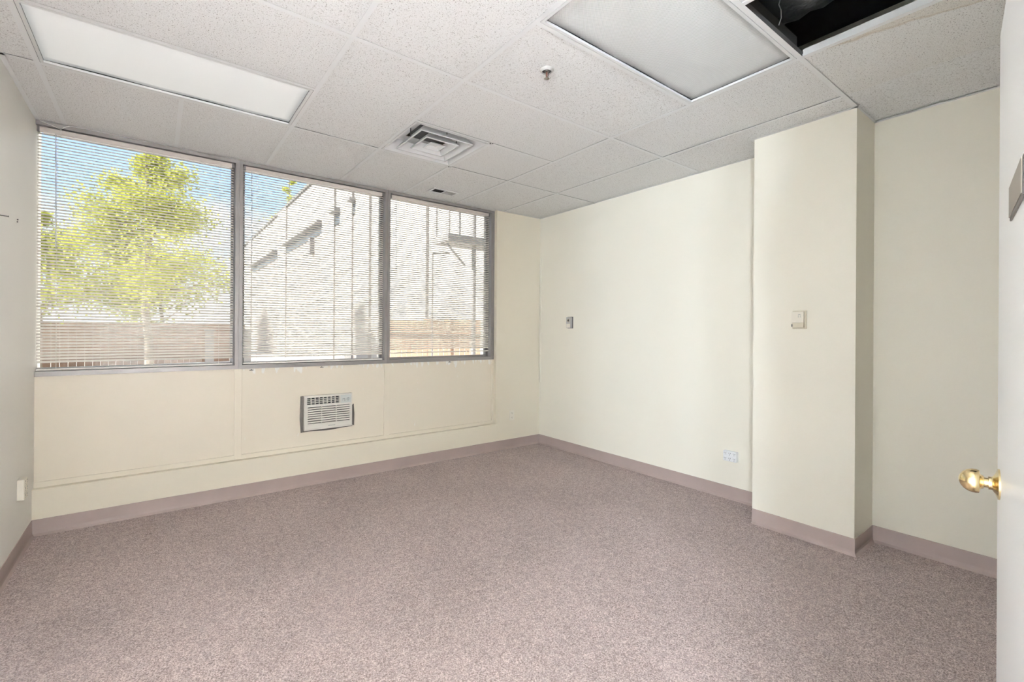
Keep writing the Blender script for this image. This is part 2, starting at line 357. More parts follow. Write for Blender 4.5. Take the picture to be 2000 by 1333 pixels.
# ------------------------------------------------------------------ window band
MULL = [(0.507, 0.560), (1.768, 1.821), (3.026, PX)]
WIN = [(XL, 0.507), (0.560, 1.768), (1.821, 3.026)]
ZS0, ZS1, ZH = 1.035, 1.068, 2.704
YG = WY + 0.10
wlabel = ['tall aluminium framed window beside the left wall, tree outside', 'middle aluminium framed window between two mullions', 'rightmost aluminium framed window, next to the cream pier']
for n, (x0, x1) in enumerate(WIN):
    w = thing('window_%d' % (n+1), wlabel[n], 'window', ((x0+x1)/2, WY, ZS0), kind='structure')
    bx(x0, x1, WY, YG+0.03, ZH, HC).build('head_frame', M['alu'], w)
    sl = MB().box(x0, x1, WY, YG+0.03, ZS0, ZS1).box(x0, x1, YG-0.02, YG+0.02, ZS1, ZS1+0.02)
    sl.build('sill_frame', M['alu'], w)
    for (a, b) in (((x0, x0+0.022), (x1-0.022, x1)) if n else ((x1-0.022, x1),)):
        bx(a, b, YG-0.025, YG+0.02, ZS1, ZH).build('sash', M['alu_dark'], w)
    bx(x0+0.022, x1-0.022, YG-0.022, YG+0.02, ZH-0.02, ZH).build('sash', M['alu_dark'], w)
    bx(x0+(0.02 if n else 0.0), x1-0.02, YG-0.003, YG+0.003, ZS1+0.01, ZH-0.015).build('pane', M['glass'], w)
    a, b = MULL[n]; c = (a+b)/2
    mm = MB().box(a, c-0.0015, WY, YG+0.03, ZS0, HC).box(c-0.0015, c+0.0015, WY+0.006, YG+0.03, ZS0, HC).box(c+0.0015, b, WY, YG+0.03, ZS0, HC)
    mm.build('mullion', M['alu'], w)
# spandrel below the windows: parts of the back wall
ax0, ax1, az0, az1 = 1.035, 1.442, 0.479, 0.771          # opening for the air conditioner
def panel(x0, x1, mat, hole=False):
    y0, y1, z0, z1 = WY+0.012, WY+0.10, LEDGE, ZS0
    mb = MB()
    if hole:
        mb.box(x0, ax0, y0, y1, z0, z1).box(ax1, x1, y0, y1, z0, z1).box(ax0, ax1, y0, y1, z0, az0).box(ax0, ax1, y0, y1, az1, z1)
    else: mb.box(x0, x1, y0, y1, z0, z1)
    return mb.build('panel', mat, wb)
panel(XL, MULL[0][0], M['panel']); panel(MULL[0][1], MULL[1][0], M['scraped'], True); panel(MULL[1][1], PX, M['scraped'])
for a, b in MULL[:2]:
    bx(a, b, WY, WY+0.10, LEDGE, ZS0).build('mullion_cover', M['panel'], wb, bevel=0.002)
bx(PX-0.026, PX, WY, WY+0.10, LEDGE, ZS0).build('mullion_cover', M['panel'], wb, bevel=0.002)
for (a, b) in ((XL, MULL[0][0]), (MULL[0][1], MULL[1][0]), (MULL[1][1], PX-0.026)):
    bx(a, b, WY, WY+0.012, LEDGE, 0.336).build('bottom_rail', M['panel'], wb, bevel=0.0015)

# ------------------------------------------------------------------ blinds
PITCH, SW, TILT = 0.0206, 0.0255, R(32)
def slat_mesh(x0, x1):
    mb = MB(); prof = []
    for t in (-1, -0.5, 0, 0.5, 1): prof.append((t*SW/2, 0.0016*(1-t*t)))
    poly = [(y, z+0.0003) for y, z in prof] + [(y, z-0.0003) for y, z in prof[::-1]]
    c, s_ = math.cos(TILT), math.sin(TILT)
    poly = [(y*c - z*s_, y*s_ + z*c) for y, z in poly]
    mb.extrude(poly, lambda p, t: ((x0 if t == 0 else x1), p[0], p[1]))
    return mb
YB = WY + 0.034
blabel = ['cream horizontal mini blind in the window beside the left wall', 'cream horizontal mini blind in the middle window', 'cream horizontal mini blind in the rightmost window, ending above its sill']
bot = [1.072, 1.072, 1.128]
for n, (x0, x1) in enumerate(WIN):
    t = thing('window_blind', blabel[n], 'blind', ((x0+x1)/2, YB, bot[n]), group='mini blinds hanging in the three windows')
    L, Rr = x0+0.008 + (0.0 if n else -0.004), x1-0.012
    cx = (x0+x1)/2
    hr = MB().box(L-0.003, Rr+0.003, YB-0.014, YB+0.014, 2.668, 2.672).box(L-0.003, Rr+0.003, YB-0.0145, YB-0.012, 2.668, 2.697).box(L-0.003, Rr+0.003, YB+0.012, YB+0.0145, 2.668, 2.697)
    hr.box(L-0.003, Rr+0.003, YB-0.0165, YB-0.0125, 2.694, 2.698).box(L-0.003, Rr+0.003, YB-0.0165, YB-0.0125, 2.667, 2.671)
    hr.build('headrail', M['rail'], t)
    for xx in (L, Rr-0.012): bx(xx, xx+0.012, YB-0.018, YB+0.016, 2.665, 2.701).build('bracket', M['alu_dark'], t)
    cnt = int((2.655 - bot[n] - 0.02)/PITCH)
    proto = slat_mesh(L-cx, Rr-cx).build('slat', M['slat'], t, local=True, smooth=True)
    for k in range(cnt):
        o = proto if k == 0 else proto.copy()
        if k: COL.objects.link(o)
        o.location = (0, random.uniform(-0.0008, 0.0008), 2.655 - k*PITCH - bot[n])
        o.rotation_euler = (random.gauss(0, 0.018), random.gauss(0, 0.0004), 0)
    bx(L, Rr, YB-0.012, YB+0.012, bot[n], bot[n]+0.012).build('bottom_rail', M['slat'], t, bevel=0.003)
    for q in (0.085, 0.5, 0.915):
        xx = L + (Rr-L)*q
        mb = MB()
        for dy in (-0.0125, 0.0125): mb.box(xx-0.0005, xx+0.0005, YB+dy-0.0005, YB+dy+0.0005, bot[n]+0.012, 2.668)
        mb.build('ladder_cord', M['cord'], t)
    wx = L + (0.09 if n == 0 else 0.055)
    wd = MB().tube((wx, YB-0.02, 2.662), (wx+0.004, YB-0.022, 1.95 if n else 1.9), 0.003, 6).tube((wx, YB-0.013, 2.668), (wx, YB-0.02, 2.660), 0.0022, 6)
    wd.build('tilt_wand', M['clear'], t)
    if n == 0:
        MB().path([(XL+0.02, WY-0.004, 2.729), (-0.545, WY-0.006, 2.708), (-0.515, YB-0.022, 2.700), (-0.500, WY-0.006, 2.712), (-0.47, WY-0.004, 2.730)], 0.0018).path([(-0.515, YB-0.022, 2.700), (-0.515, YB-0.022, 2.655)], 0.0016).build('lift_cord', M['cord'], t)

# ------------------------------------------------------------------ suspended ceiling
peri = MB()
aw = 0.022
ceil = MB().box(XL, XL+aw, YF, WY, HC, HC+0.001).box(XR-aw, XR, CY1, D, HC, HC+0.001).box(XR-aw, XR, YF, CY0, HC, HC+0.001)
ceil.box(PX, XR, D-aw, D, HC, HC+0.001).box(XL, PX, WY-0.012, WY, HC, HC+0.001).box(XL, XR, YF, YF+aw, HC, HC+0.001)
ceil.box(CX-aw, CX, CY0-aw, CY1+aw, HC, HC+0.001).box(CX, XR, CY1, CY1+aw, HC, HC+0.001)
ceil = struct(ceil, 'ceiling', M['tee'], 'suspended ceiling of white speckled tiles in a white grid', 'ceiling')
TW = 0.0122
def tee(x0, x1, y0, y1, web='tee_web'):
    t_ = MB().box(x0, x1, y0, y1, HC, HC+0.001).build('grid_tee', M['tee'], ceil)
    if x1-x0 > y1-y0: mb = bx(x0, x1, (y0+y1)/2-0.004, (y0+y1)/2+0.004, HC+0.001, HC+0.038)
    else: mb = bx((x0+x1)/2-0.004, (x0+x1)/2+0.004, y0, y1, HC+0.001, HC+0.038)
    mb.build('tee_web', M[web], t_, loc=wloc(ceil))
def tx(j, i0, i1, X0=None, X1=None):      # runs along x at row j
    y = gy(j); tee(gx(i0)+TW if X0 is None else X0, gx(i1)-TW if X1 is None else X1, y-TW, y+TW)
def ty(i, j0, j1, Y0=None, Y1=None, web='tee_web'):      # runs along y at column i
    x = gx(i); tee(x-TW, x+TW, gy(j1) if Y0 is None else Y0, gy(j0) if Y1 is None else Y1, web)
for i in (-2, 0, 1, 3, 4): ty(i, 0, 4, Y0=gy(4)+TW, Y1=WY)
for i in (-1, 2): ty(i, -1, 0, Y0=gy(0)+TW, Y1=WY)
ty(2, 0, 1, Y0=gy(1)+TW, Y1=gy(0)-TW)
for i in (-2, 0, 1, 2, 3): ty(i, 4, 6, Y0=YF, Y1=gy(4)-TW, web='tee' if i > 1 else 'tee_web')
tx(4, 0, 0, X0=XL, X1=XR)                                  # main runner
tx(0, -2, -2, X0=XL, X1=gx(-2)-TW)
for j in (0, 2):
    tx(j, -2, 0); tx(j, 0, 1); tx(j, 3, 4); tx(j, 4, 5, X1=XR)
tx(0, 1, 2); tx(0, 2, 3); tx(2, 1, 3)
tx(1, -2, 0); tx(1, 1, 2); tx(1, 2, 3); tx(3, 1, 3); tx(3, -2, 0); tx(2, -2, -2, X0=XL, X1=gx(-2)-TW)
tcount = [0]
tile_cache = {}
def tile(x0, x1, y0, y1, mat=None, dz=0.0):
    g_ = 0.006
    w_, d_ = round(x1-x0-2*g_, 3), round(y1-y0-2*g_, 3)
    key = (w_, d_, bool(mat))
    if key not in tile_cache:
        o = bx(-w_/2, w_/2, -d_/2, d_/2, 0, 0.016).build('ceiling_tile', mat or M['tile'], ceil, local=True); tile_cache[key] = o
    else:
        o = tile_cache[key].copy(); COL.objects.link(o)
    c = wloc(ceil)
    o.location = Vector(((x0+x1)/2, (y0+y1)/2, HC+0.0045+dz+random.uniform(0, 0.0015))) - c
    o.rotation_euler = (0, 0, 0)
    return o
def T(i0, i1, j0, j1, mat=None, X0=None, X1=None, Y0=None, Y1=None):
    return tile(gx(i0) if X0 is None else X0, gx(i1) if X1 is None else X1, gy(j1) if Y0 is None else Y0, gy(j0) if Y1 is None else Y1, mat)
WYC = WY + 0.004
T(-2, -2, 0, 0, X0=XL-0.005, X1=gx(-2), Y0=gy(0), Y1=WYC)
for i in (-2, -1, 0, 1): T(i, i+1, 0, 0, Y1=WYC)
T(2, 3, 0, 0, Y1=WYC); T(3, 4, 0, 0, Y1=WYC, X1=gx(4)); T(4, 5, 0, 0, X1=XR+0.005, Y1=WYC)
T(-2, -2, 0, 2, X0=XL-0.005, X1=gx(-2)); T(-2, -2, 2, 4, X0=XL-0.005, X1=gx(-2))
T(-2, 0, 1, 2); T(-2, 0, 2, 3); T(-2, 0, 3, 4)
T(0, 1, 0, 2); T(0, 1, 2, 4)
T(2, 3, 0, 1); T(1, 3, 1, 2); T(1, 3, 2, 3)
T(3, 4, 0, 2); T(3, 4, 2, 4); T(4, 5, 0, 2, X1=XR+0.005); T(4, 5, 2, 4, X1=XR+0.005)
yb = YF-0.005
for i in (-2, -1): pass
T(-2, 0, 4, 6, Y0=yb); T(-2, -2, 4, 6, X0=XL-0.005, X1=gx(-2), Y0=yb); T(0, 1, 4, 6, Y0=yb); T(1, 2, 4, 6, Y0=yb)
T(3, 4, 4, 6, M['tile_stain'], Y0=yb, X1=gx(4)+0.006); tile(gx(4)-0.006, XR+0.005, yb, gy(4), None, 0.003)
# opening i=2..3, j=4..6 is left empty: duct and hanger wire show inside
dct = MB()
prof = []
for k in range(32): prof.append((k*0.055, 0.21 + (0.012 if k % 2 else 0.0)))
dct.lathe(prof, (2.42, 1.9, TOP-0.36), (-0.03, -1, 0.0), 28)
tag(dct.build('flexible_duct', M['black_plastic'], smooth=True), 'black plastic wrapped flexible duct above the missing ceiling tile', 'duct')
wp = []
for k in range(9): wp.append((2.265+0.006*math.sin(k*1.9), 0.945+0.006*math.cos(k*1.9), HC+0.04+k*0.031))
tag(MB().path(wp, 0.0022, 5).build('hanger_wire', M['wire']), 'twisted hanger wire dangling in the open ceiling bay', 'wire')

# ------------------------------------------------------------------ ceiling lights
def troffer(i0, i1, j0, j1, mat, label, sag):
    x0, x1, y0, y1 = gx(i0)+TW, gx(i1)-TW, gy(j1)+TW, gy(j0)-TW
    t = thing('ceiling_light', label, 'ceiling light', ((x0+x1)/2, (y0+y1)/2, HC))
    fr = MB(); w_ = 0.017
    for a in ((x0, x1, y0, y0+w_), (x0, x1, y1-w_, y1), (x0, x0+w_, y0+w_, y1-w_), (x1-w_, x1, y0+w_, y1-w_)):
        fr.box(a[0]+0.002, a[1]-0.002, a[2]+0.002 if a[2] == y0 else a[2], a[3]-0.002 if a[3] == y1 else a[3], HC-0.001, HC+0.010)
    fr.build('door_frame', M['lens_rim'], t)
    hs = MB().box(x0+0.001, x1-0.001, y0+0.001, y1-0.001, HC+0.10, HC+0.11).box(x0, x0+0.002, y0, y1, HC+0.01, HC+0.11).box(x1-0.002, x1, y0, y1, HC+0.01, HC+0.11).box(x0, x1, y0, y0+0.002, HC+0.01, HC+0.11).box(x0, x1, y1-0.002, y1, HC+0.01, HC+0.11)
    hs.build('housing', M['dark'], t)
    nx, ny = 24, 12; lm = MB(); a0, a1, b0, b1 = x0+w_-0.001, x1-w_+0.001, y0+w_-0.001, y1-w_+0.001
    vs = []; fs = []
    for a in range(nx+1):
        for b in range(ny+1):
            u, v = a/nx, b/ny
            z = HC+0.012 - sag*math.sin(math.pi*u)*math.sin(math.pi*v) + 0.004*abs(math.sin(2.5*math.pi*u))*(1 if b in (0, ny) else 0)
            vs.append((a0+(a1-a0)*u, b0+(b1-b0)*v, z))
    for a in range(nx):
        for b in range(ny): fs.append((a*(ny+1)+b, (a+1)*(ny+1)+b, (a+1)*(ny+1)+b+1, a*(ny+1)+b+1))
    lm.add(vs, fs)
    o = lm.build('lens', mat, t, smooth=True)
    sm = o.modifiers.new('solid', 'SOLIDIFY'); sm.thickness = 0.003
    return t
troffer(-2, 0, 0, 1, M['lens_white'], 'long recessed ceiling light with smooth white lens near the left window', 0.006)
troffer(1, 3, 3, 4, M['lens_prism'], 'recessed ceiling light with greyish prismatic lens beside the open ceiling bay', 0.012)

# ------------------------------------------------------------------ air diffuser
dx, dy = (gx(1)+gx(2))/2, (gy(0)+gy(1))/2
t = thing('air_diffuser', 'square white stepped air diffuser set in the ceiling grid', 'air diffuser', (dx, dy, HC))
def sq_band(mb, a0, z0, a1, z1):
    v0 = [(dx+sx*a0, dy+sy*a0, z0) for sx, sy in ((-1,-1),(1,-1),(1,1),(-1,1))]; v1 = [(dx+sx*a1, dy+sy*a1, z1) for sx, sy in ((-1,-1),(1,-1),(1,1),(-1,1))]
    return mb.add(v0+v1, [(i, (i+1) % 4, 4+(i+1) % 4, 4+i) for i in range(4)])
fl = MB(); sq_band(fl, G/2-TW-0.001, HC-0.001, G/2-TW-0.016, HC-0.001); sq_band(fl, G/2-TW-0.016, HC-0.001, 0.245, HC+0.060); sq_band(fl, 0.245, HC+0.060, 0.235, HC+0.085); sq_band(fl, 0.235, HC+0.085, 0.155, HC+0.092)
fl.build('pan', M['white_metal'], t)
MB().lathe([(0, 0.175), (0.2, 0.175)], (dx, dy, HC+0.0925), (0, 0, 1), 32).build('duct_neck', M['duct_dark'], t, smooth=True)
for (a, z, up_) in ((0.212, HC-0.004, 0.055), (0.134, HC-0.006, 0.05)):
    mb = MB(); sq_band(mb, a, z, a-0.010, z-0.001); sq_band(mb, a-0.010, z-0.001, a-0.045, z+up_); sq_band(mb, a-0.045, z+up_, a-0.043, z+up_+0.002); sq_band(mb, a-0.043, z+up_+0.002, a, z+0.003); sq_band(mb, a, z+0.003, a, z)
    mb.build('cone', M['white_metal'], t)
mb = MB(); sq_band(mb, 0.062, HC-0.006, 0.062, HC-0.003); sq_band(mb, 0.062, HC-0.006, 0.056, HC-0.007); sq_band(mb, 0.056, HC-0.007, 0.030, HC+0.014); sq_band(mb, 0.062, HC-0.003, 0.030, HC+0.018)
v = [(dx+sx*0.030, dy+sy*0.030, HC+0.014) for sx, sy in ((-1,-1),(1,-1),(1,1),(-1,1))]; mb.add(v, [(0,1,2,3)])
mb.build('core', M['white_metal'], t)
rd = [(-1, 0), (1, 0), (0, -1), (0, 1)]
for a, b in rd:
    x, y = dx+a*0.19, dy+b*0.19
    MB().tube((x, y, HC+0.02), (x, y, HC+0.088), 0.0035, 6).build('hanger_rod', M['alu_dark'], t)

# small register
t = thing('ceiling_vent', 'small white ceiling vent with dark and pale louvres near the right window', 'vent', (2.252, 4.06, HC))
x0, x1, y0, y1 = 2.112, 2.392, 3.992, 4.130
fr = MB(); w_ = 0.022
for a in ((x0, x1, y0, y0+w_), (x0, x1, y1-w_, y1), (x0, x0+w_, y0+w_, y1-w_), (x1-w_, x1, y0+w_, y1-w_), (2.248, 2.256, y0+w_, y1-w_)): fr.box(*a, HC-0.004, HC+0.003)
fr.build('frame', M['white_metal'], t, bevel=0.001)
bx(x0+0.01, x1-0.01, y0+0.01, y1-0.01, HC+0.0028, HC+0.0030).build('backing', M['dark'], t)
for side, (a, b) in enumerate(((x0+w_, 2.248), (2.256, x1-w_))):
    for k in range(9):
        xx = a+0.007+(b-a-0.014)*k/8
        s_ = 0.0045 if side == 0 else -0.0045
        mb = MB().add([(xx-s_, y0+w_, HC-0.003), (xx-s_, y1-w_, HC-0.003), (xx+s_, y1-w_, HC+0.0026), (xx+s_, y0+w_, HC+0.0026),
                       (xx-s_+0.0008, y0+w_, HC-0.003), (xx-s_+0.0008, y1-w_, HC-0.003), (xx+s_+0.0008, y1-w_, HC+0.0026), (xx+s_+0.0008, y0+w_, HC+0.0026)],
                      [(0,1,2,3),(4,7,6,5),(0,4,5,1),(3,2,6,7),(0,3,7,4),(1,5,6,2)])
        mb.build('louvre', M['vent_grey'] if side else M['sensor'], t)

# sprinkler
sx, sy = 1.626, 1.832
t = thing('sprinkler_head', 'chrome pendent sprinkler head with white collar on a ceiling tile', 'sprinkler', (sx, sy, HC))
MB().lathe([(0, 0.034), (0.003, 0.034), (0.007, 0.027), (0.012, 0.0245), (0.012, 0.0225), (0.002, 0.0225)], (sx, sy, HC+0.003), (0, 0, -1), 28).build('escutcheon', M['collar'], t, smooth=True)
MB().lathe([(0, 0.0222), (0.001, 0.0222)], (sx, sy, HC-0.002), (0, 0, -1), 24).build('cup', M['slot'], t)
MB().lathe([(0, 0.019), (0.001, 0.012), (0.008, 0.010), (0.010, 0.006)], (sx, sy, HC-0.001), (0, 0, -1), 16).build('body', M['chrome'], t, smooth=True)
for a in (-1, 1):
    MB().path([(sx+a*0.008, sy, HC-0.006), (sx+a*0.0095, sy, HC-0.022), (sx+a*0.003, sy, HC-0.036)], 0.0022, 8).build('frame_arm', M['chrome'], t, smooth=True)
MB().tube((sx, sy, HC-0.008), (sx, sy, HC-0.036), 0.0024, 8).build('bulb', plain('red bulb', (0.25, 0.08, 0.05), 0.15), t, smooth=True)
mb = MB().lathe([(0, 0.006), (0.0015, 0.006)], (sx, sy, HC-0.0375), (0, 0, -1), 12)
for k in range(12):
    a = 2*math.pi*k/12; c, s_ = math.cos(a), math.sin(a)
    p = lambda r, w, z: (sx+r*c-w*s_, sy+r*s_+w*c, z)
    z0, z1 = HC-0.039, HC-0.0375
    mb.add([p(0.004, -0.0012, z0), p(0.013, -0.0022, z0-0.001), p(0.013, 0.0022, z0-0.001), p(0.004, 0.0012, z0), p(0.004, -0.0012, z1), p(0.013, -0.0022, z1-0.001), p(0.013, 0.0022, z1-0.001), p(0.004, 0.0012, z1)],
           [(0,3,2,1),(4,5,6,7),(0,1,5,4),(1,2,6,5),(2,3,7,6),(3,0,4,7)])
mb.build('deflector', M['chrome'], t)
t.scale = (1.12, 1.12, 1.12)

# ------------------------------------------------------------------ air conditioner in the middle panel
t = thing('air_conditioner', 'ivory through-wall air conditioner with louvred grille below the middle window', 'air conditioner', (1.237, WY, 0.474))
x0, x1, z0, z1 = 1.030, 1.447, 0.474, 0.776; yf = WY-0.030
bx(x0+0.008, x1-0.008, WY-0.005, WY+0.28, z0+0.006, z1-0.006).build('cabinet', M['dark'], t)
gx0, gx1 = x0+0.030, x1-0.022; gz0, gz1 = z0+0.042, z1-0.100
ux0, ux1, uz0, uz1 = x0+0.024, x0+0.300, z1-0.078, z1-0.018
f = MB()
for a in ((x0, x1, z0, gz0), (x0, gx0, gz0, gz1), (gx1, x1, gz0, gz1), (x0, x1, gz1, uz0), (x0, ux0, uz0, uz1), (ux1, x1, uz0, uz1), (x0, x1, uz1, z1)):
    f.box(a[0], a[1], yf, yf+0.034, a[2], a[3])
f.build('front_panel', M['ac'], t)
MB().box(x0+0.004, x1-0.004, yf-0.003, yf, z0+0.003, z0+0.012).box(x0+0.004, x0+0.012, yf-0.003, yf, z0+0.012, z1-0.004).box(x1-0.010, x1-0.004, yf-0.003, yf, z0+0.012, z1-0.004).build('front_rim', M['ac'], t, bevel=0.001)
nb = 8; ph = (gz1-gz0)/nb
bl0 = bx(gx0, gx1, yf+0.001, yf+0.022, gz0, gz0+ph*0.66).build('louvre', M['ac'], t, bevel=0.0015)
for k in range(nb):
    o = bl0 if k == 0 else bl0.copy()
    if k: COL.objects.link(o)
    o.location = (0, 0, ph*k)
for q in (0.325, 0.675):
    xx = gx0+(gx1-gx0)*q; bx(xx-0.003, xx+0.003, yf+0.002, yf+0.024, gz0, gz1).build('grille_rib', M['ac'], t)
for k in range(1, 8):
    xx = ux0+(ux1-ux0)*k/8; bx(xx-0.003, xx+0.003, yf+0.001, yf+0.02, uz0, uz1).build('vent_rib', M['ac'], t)
for k in range(1, 4):
    zz = uz0+(uz1-uz0)*k/4; bx(ux0, ux1, yf+0.003, yf+0.02, zz-0.0028, zz+0.0028).build('vent_bar', M['ac'], t)
cp = bx(x0+0.312, x1-0.012, yf-0.002, yf+0.001, z1-0.084, z1-0.012).build('control_panel', M['ac_panel'], t, bevel=0.001)
MB().box(x0+0.328, x0+0.352, yf-0.003, yf-0.0015, z1-0.050, z1-0.043).box(x0+0.346, x0+0.352, yf-0.003, yf-0.0015, z1-0.070, z1-0.050).box(x0+0.328, x0+0.330, yf-0.003, yf-0.0015, z1-0.070, z1-0.050).build('mode_mark', M['ac_key'], cp, loc=wloc(t))
MB().lathe([(0, 0.014), (0.006, 0.0135), (0.009, 0.011)], (x0+0.380, yf-0.001, z1-0.052), (0, -1, 0), 24).build('dial', M['ac_panel'], cp, loc=wloc(t), smooth=True)
bx(x0+0.3785, x0+0.3815, yf-0.012, yf-0.009, z1-0.064, z1-0.042).build('dial_grip', M['ac_key'], cp, loc=wloc(t))
lg = MB().box(x0+0.206, x0+0.214, yf-0.0035, yf, z0+0.022, z0+0.029)
for k in range(7): lg.box(x0+0.217+k*0.0068, x0+0.222+k*0.0068, yf-0.0035, yf, z0+0.0235, z0+0.0275)
lg.build('badge', M['ac_key'], t)
tp = MB()
tp.add([(x0-0.021, WY-0.006, z1-0.002), (x0+0.002, WY-0.006, z1-0.001), (x0+0.002, WY-0.006, z0), (x0-0.018, WY-0.006, z0-0.018), (x0-0.026, WY-0.006, z0+0.10),
        (x0-0.021, WY+0.012, z1-0.002), (x0+0.002, WY+0.012, z1-0.001), (x0+0.002, WY+0.012, z0), (x0-0.018, WY+0.012, z0-0.018), (x0-0.026, WY+0.012, z0+0.10)],
       [(0,1,2,3,4),(9,8,7,6,5),(0,5,6,1),(1,6,7,2),(2,7,8,3),(3,8,9,4),(4,9,5,0)])
tp.build('foam_tape', M['tape'], t)
tp = MB(); lo = []
for k in range(13):
    u = k/12; xx = x0-0.020+(x1+0.010-x0+0.020)*u; lo.append((xx, z0-0.017+0.004*math.sin(u*9)+0.005*u**4))
poly = lo + [(x1+0.012, z0+0.006), (x0-0.01, z0+0.004)]
tp.extrude(poly, lambda p, q: (p[0], WY-0.007+0.019*q, p[1])); tp.build('foam_tape', M['tape'], t)
tp = MB().extrude([(x1-0.002, z0+0.01), (x1+0.026, z0-0.004), (x1+0.028, z0+0.11), (x1+0.022, z0+0.195), (x1+0.016, z0+0.185), (x1-0.002, z0+0.18)], lambda p, q: (p[0], WY-0.008+0.02*q, p[1]))
tp.build('foam_tape', M['tape'], t)

# hold-down clips under the sill
for n, (xx, lab) in enumerate(((0.628, 'small dark metal clip under the left end of the middle sill'), (1.185, 'small dark metal clip under the centre of the middle sill'), (2.50, 'small dark metal clip under the rightmost window sill'))):
    mb = MB().box(xx-0.014, xx+0.014, WY+0.0, WY+0.013, 1.020, 1.024).box(xx-0.002, xx+0.002, WY+0.004, WY+0.013, 1.024, 1.03)
    tag(mb.build('sill_clip', M['dark']), lab, 'clip', 'clips under the window sills')

# ------------------------------------------------------------------ wall fittings
# duplex outlet on the pier
t = thing('wall_outlet', 'ivory duplex outlet on the pier right of the windows', 'outlet', (3.296, D, 0.322))
bx(3.261, 3.331, D-0.006, D, 0.322, 0.437).build('cover_plate', M['ivory'], t, bevel=0.002)
for zc in (0.405, 0.354):
    o = bx(3.279, 3.313, D-0.008, D-0.005, zc-0.0145, zc+0.0145).build('socket', M['ivory'], t, bevel=0.003)
    MB().box(3.287, 3.2895, D-0.0086, D-0.007, zc-0.002, zc+0.008).box(3.3025, 3.305, D-0.0086, D-0.007, zc-0.002, zc+0.008).tube((3.296, D-0.0086, zc-0.008), (3.296, D-0.007, zc-0.008), 0.0028, 8).build('slots', M['slot'], o, loc=wloc(t))
# six-way taps: axis tuples (origin, tangent, normal)
def tap(label, o, tan, nrm, w, h, d, mat):
    o, tan, nrm = Vector(o), Vector(tan), Vector(nrm); up_ = Vector((0, 0, 1))
    t = thing('outlet_tap', label, 'outlet', o, group='six-way outlet taps on the walls')
    def B(a0, a1, z0, z1, d0, d1):
        mb = MB(); vs = [o+tan*a+nrm*dd+up_*z for dd in (d0, d1) for (a, z) in ((a0, z0), (a1, z0), (a1, z1), (a0, z1))]
        return mb.add(vs, [(0,1,2,3),(4,7,6,5),(0,4,5,1),(1,5,6,2),(2,6,7,3),(3,7,4,0)])
    B(-w/2, w/2, 0, h, 0, d).build('body', mat, t, bevel=0.004)
    cols = 3 if w > h else 2; rows = 5-cols
    for a in range(cols):
        for b in range(rows):
            ac, zc = -w/2+w*(a+0.5)/cols, h*(b+0.5)/rows
            s_ = B(ac-0.0135, ac+0.0135, zc-0.0150, zc+0.0150, d-0.001, d+0.0015).build('socket', mat, t, bevel=0.001)
            q = MB(); 
            for (da, dz, ww, hh) in ((-0.006, 0.005, 0.0015, 0.0042), (0.006, 0.005, 0.0015, 0.0036), (0, -0.0075, 0.0024, 0.0026)):
                k = B(ac+da-ww, ac+da+ww, zc+dz-hh, zc+dz+hh, d+0.001, d+0.002); q.add(k.v, k.f)
            q.build('slots', M['slot'], s_, loc=wloc(t))
tap('white six-way outlet tap low on the right wall before the pillar', (XR, 1.900, 0.314), (0, 1, 0), (-1, 0, 0), 0.110, 0.082, 0.036, M['white_plastic'])
tap('off-white six-way outlet tap low on the left wall', (XL, 3.915, 0.350), (0, 1, 0), (1, 0, 0), 0.084, 0.122, 0.032, M['ivory'])
# wall sensor on the right wall
t = thing('wall_sensor', 'small brushed metal thermostat box on the right wall near the corner', 'sensor', (XR, 3.755, 1.398))
bx(XR-0.006, XR, 3.718, 3.800, 1.394, 1.524).build('back_plate', M['bronze'], t)
bx(XR-0.036, XR-0.006, 3.724, 3.794, 1.398, 1.520).build('cover', M['sensor'], t, bevel=0.003)
bx(XR-0.0375, XR-0.0355, 3.730, 3.788, 1.402, 1.446).build('face_plate', M['ivory'], t, bevel=0.001)
MB().lathe([(0, 0.018), (0.004, 0.018), (0.005, 0.015)], (XR-0.036, 3.759, 1.482), (-1, 0, 0), 20).build('dial', M['chrome'], t, smooth=True)
MB().lathe([(0, 0.009), (0.003, 0.009)], (XR-0.0395, 3.755, 1.482), (-1, 0, 0), 16).build('dial_centre', M['slot'], t, smooth=True)
# thermostat on the pillar
t = thing('thermostat', 'beige thermostat box on the face of the square pillar', 'thermostat', (CX, 1.275, 1.386))
bx(CX-0.010, CX, 1.233, 1.317, 1.384, 1.504).build('back_plate', M['beige_plastic'], t, bevel=0.002)
bx(CX-0.034, CX-0.010, 1.243, 1.314, 1.424, 1.496).build('cover', M['ivory'], t, bevel=0.002)
bx(CX-0.032, CX-0.010, 1.243, 1.314, 1.393, 1.4225).build('lower_cover', M['beige_plastic'], t, bevel=0.002)
MB().box(CX-0.0348, CX-0.0335, 1.259, 1.273, 1.476, 1.480).box(CX-0.0348, CX-0.0335, 1.259, 1.261, 1.458, 1.472).box(CX-0.0348, CX-0.0335, 1.271, 1.273, 1.458, 1.472).build('scale_mark', M['ac_key'], t)
bx(CX-0.0345, CX-0.031, 1.308, 1.3135, 1.398, 1.414).build('lever', M['slot'], t)
# raceway in the corner
tag(bx(XR-0.013, XR, 4.258, 4.284, 0.742, 2.250).build('cable_raceway', M['wall'], bevel=0.002), 'slim cream cable raceway running up the right wall by the corner', 'raceway')
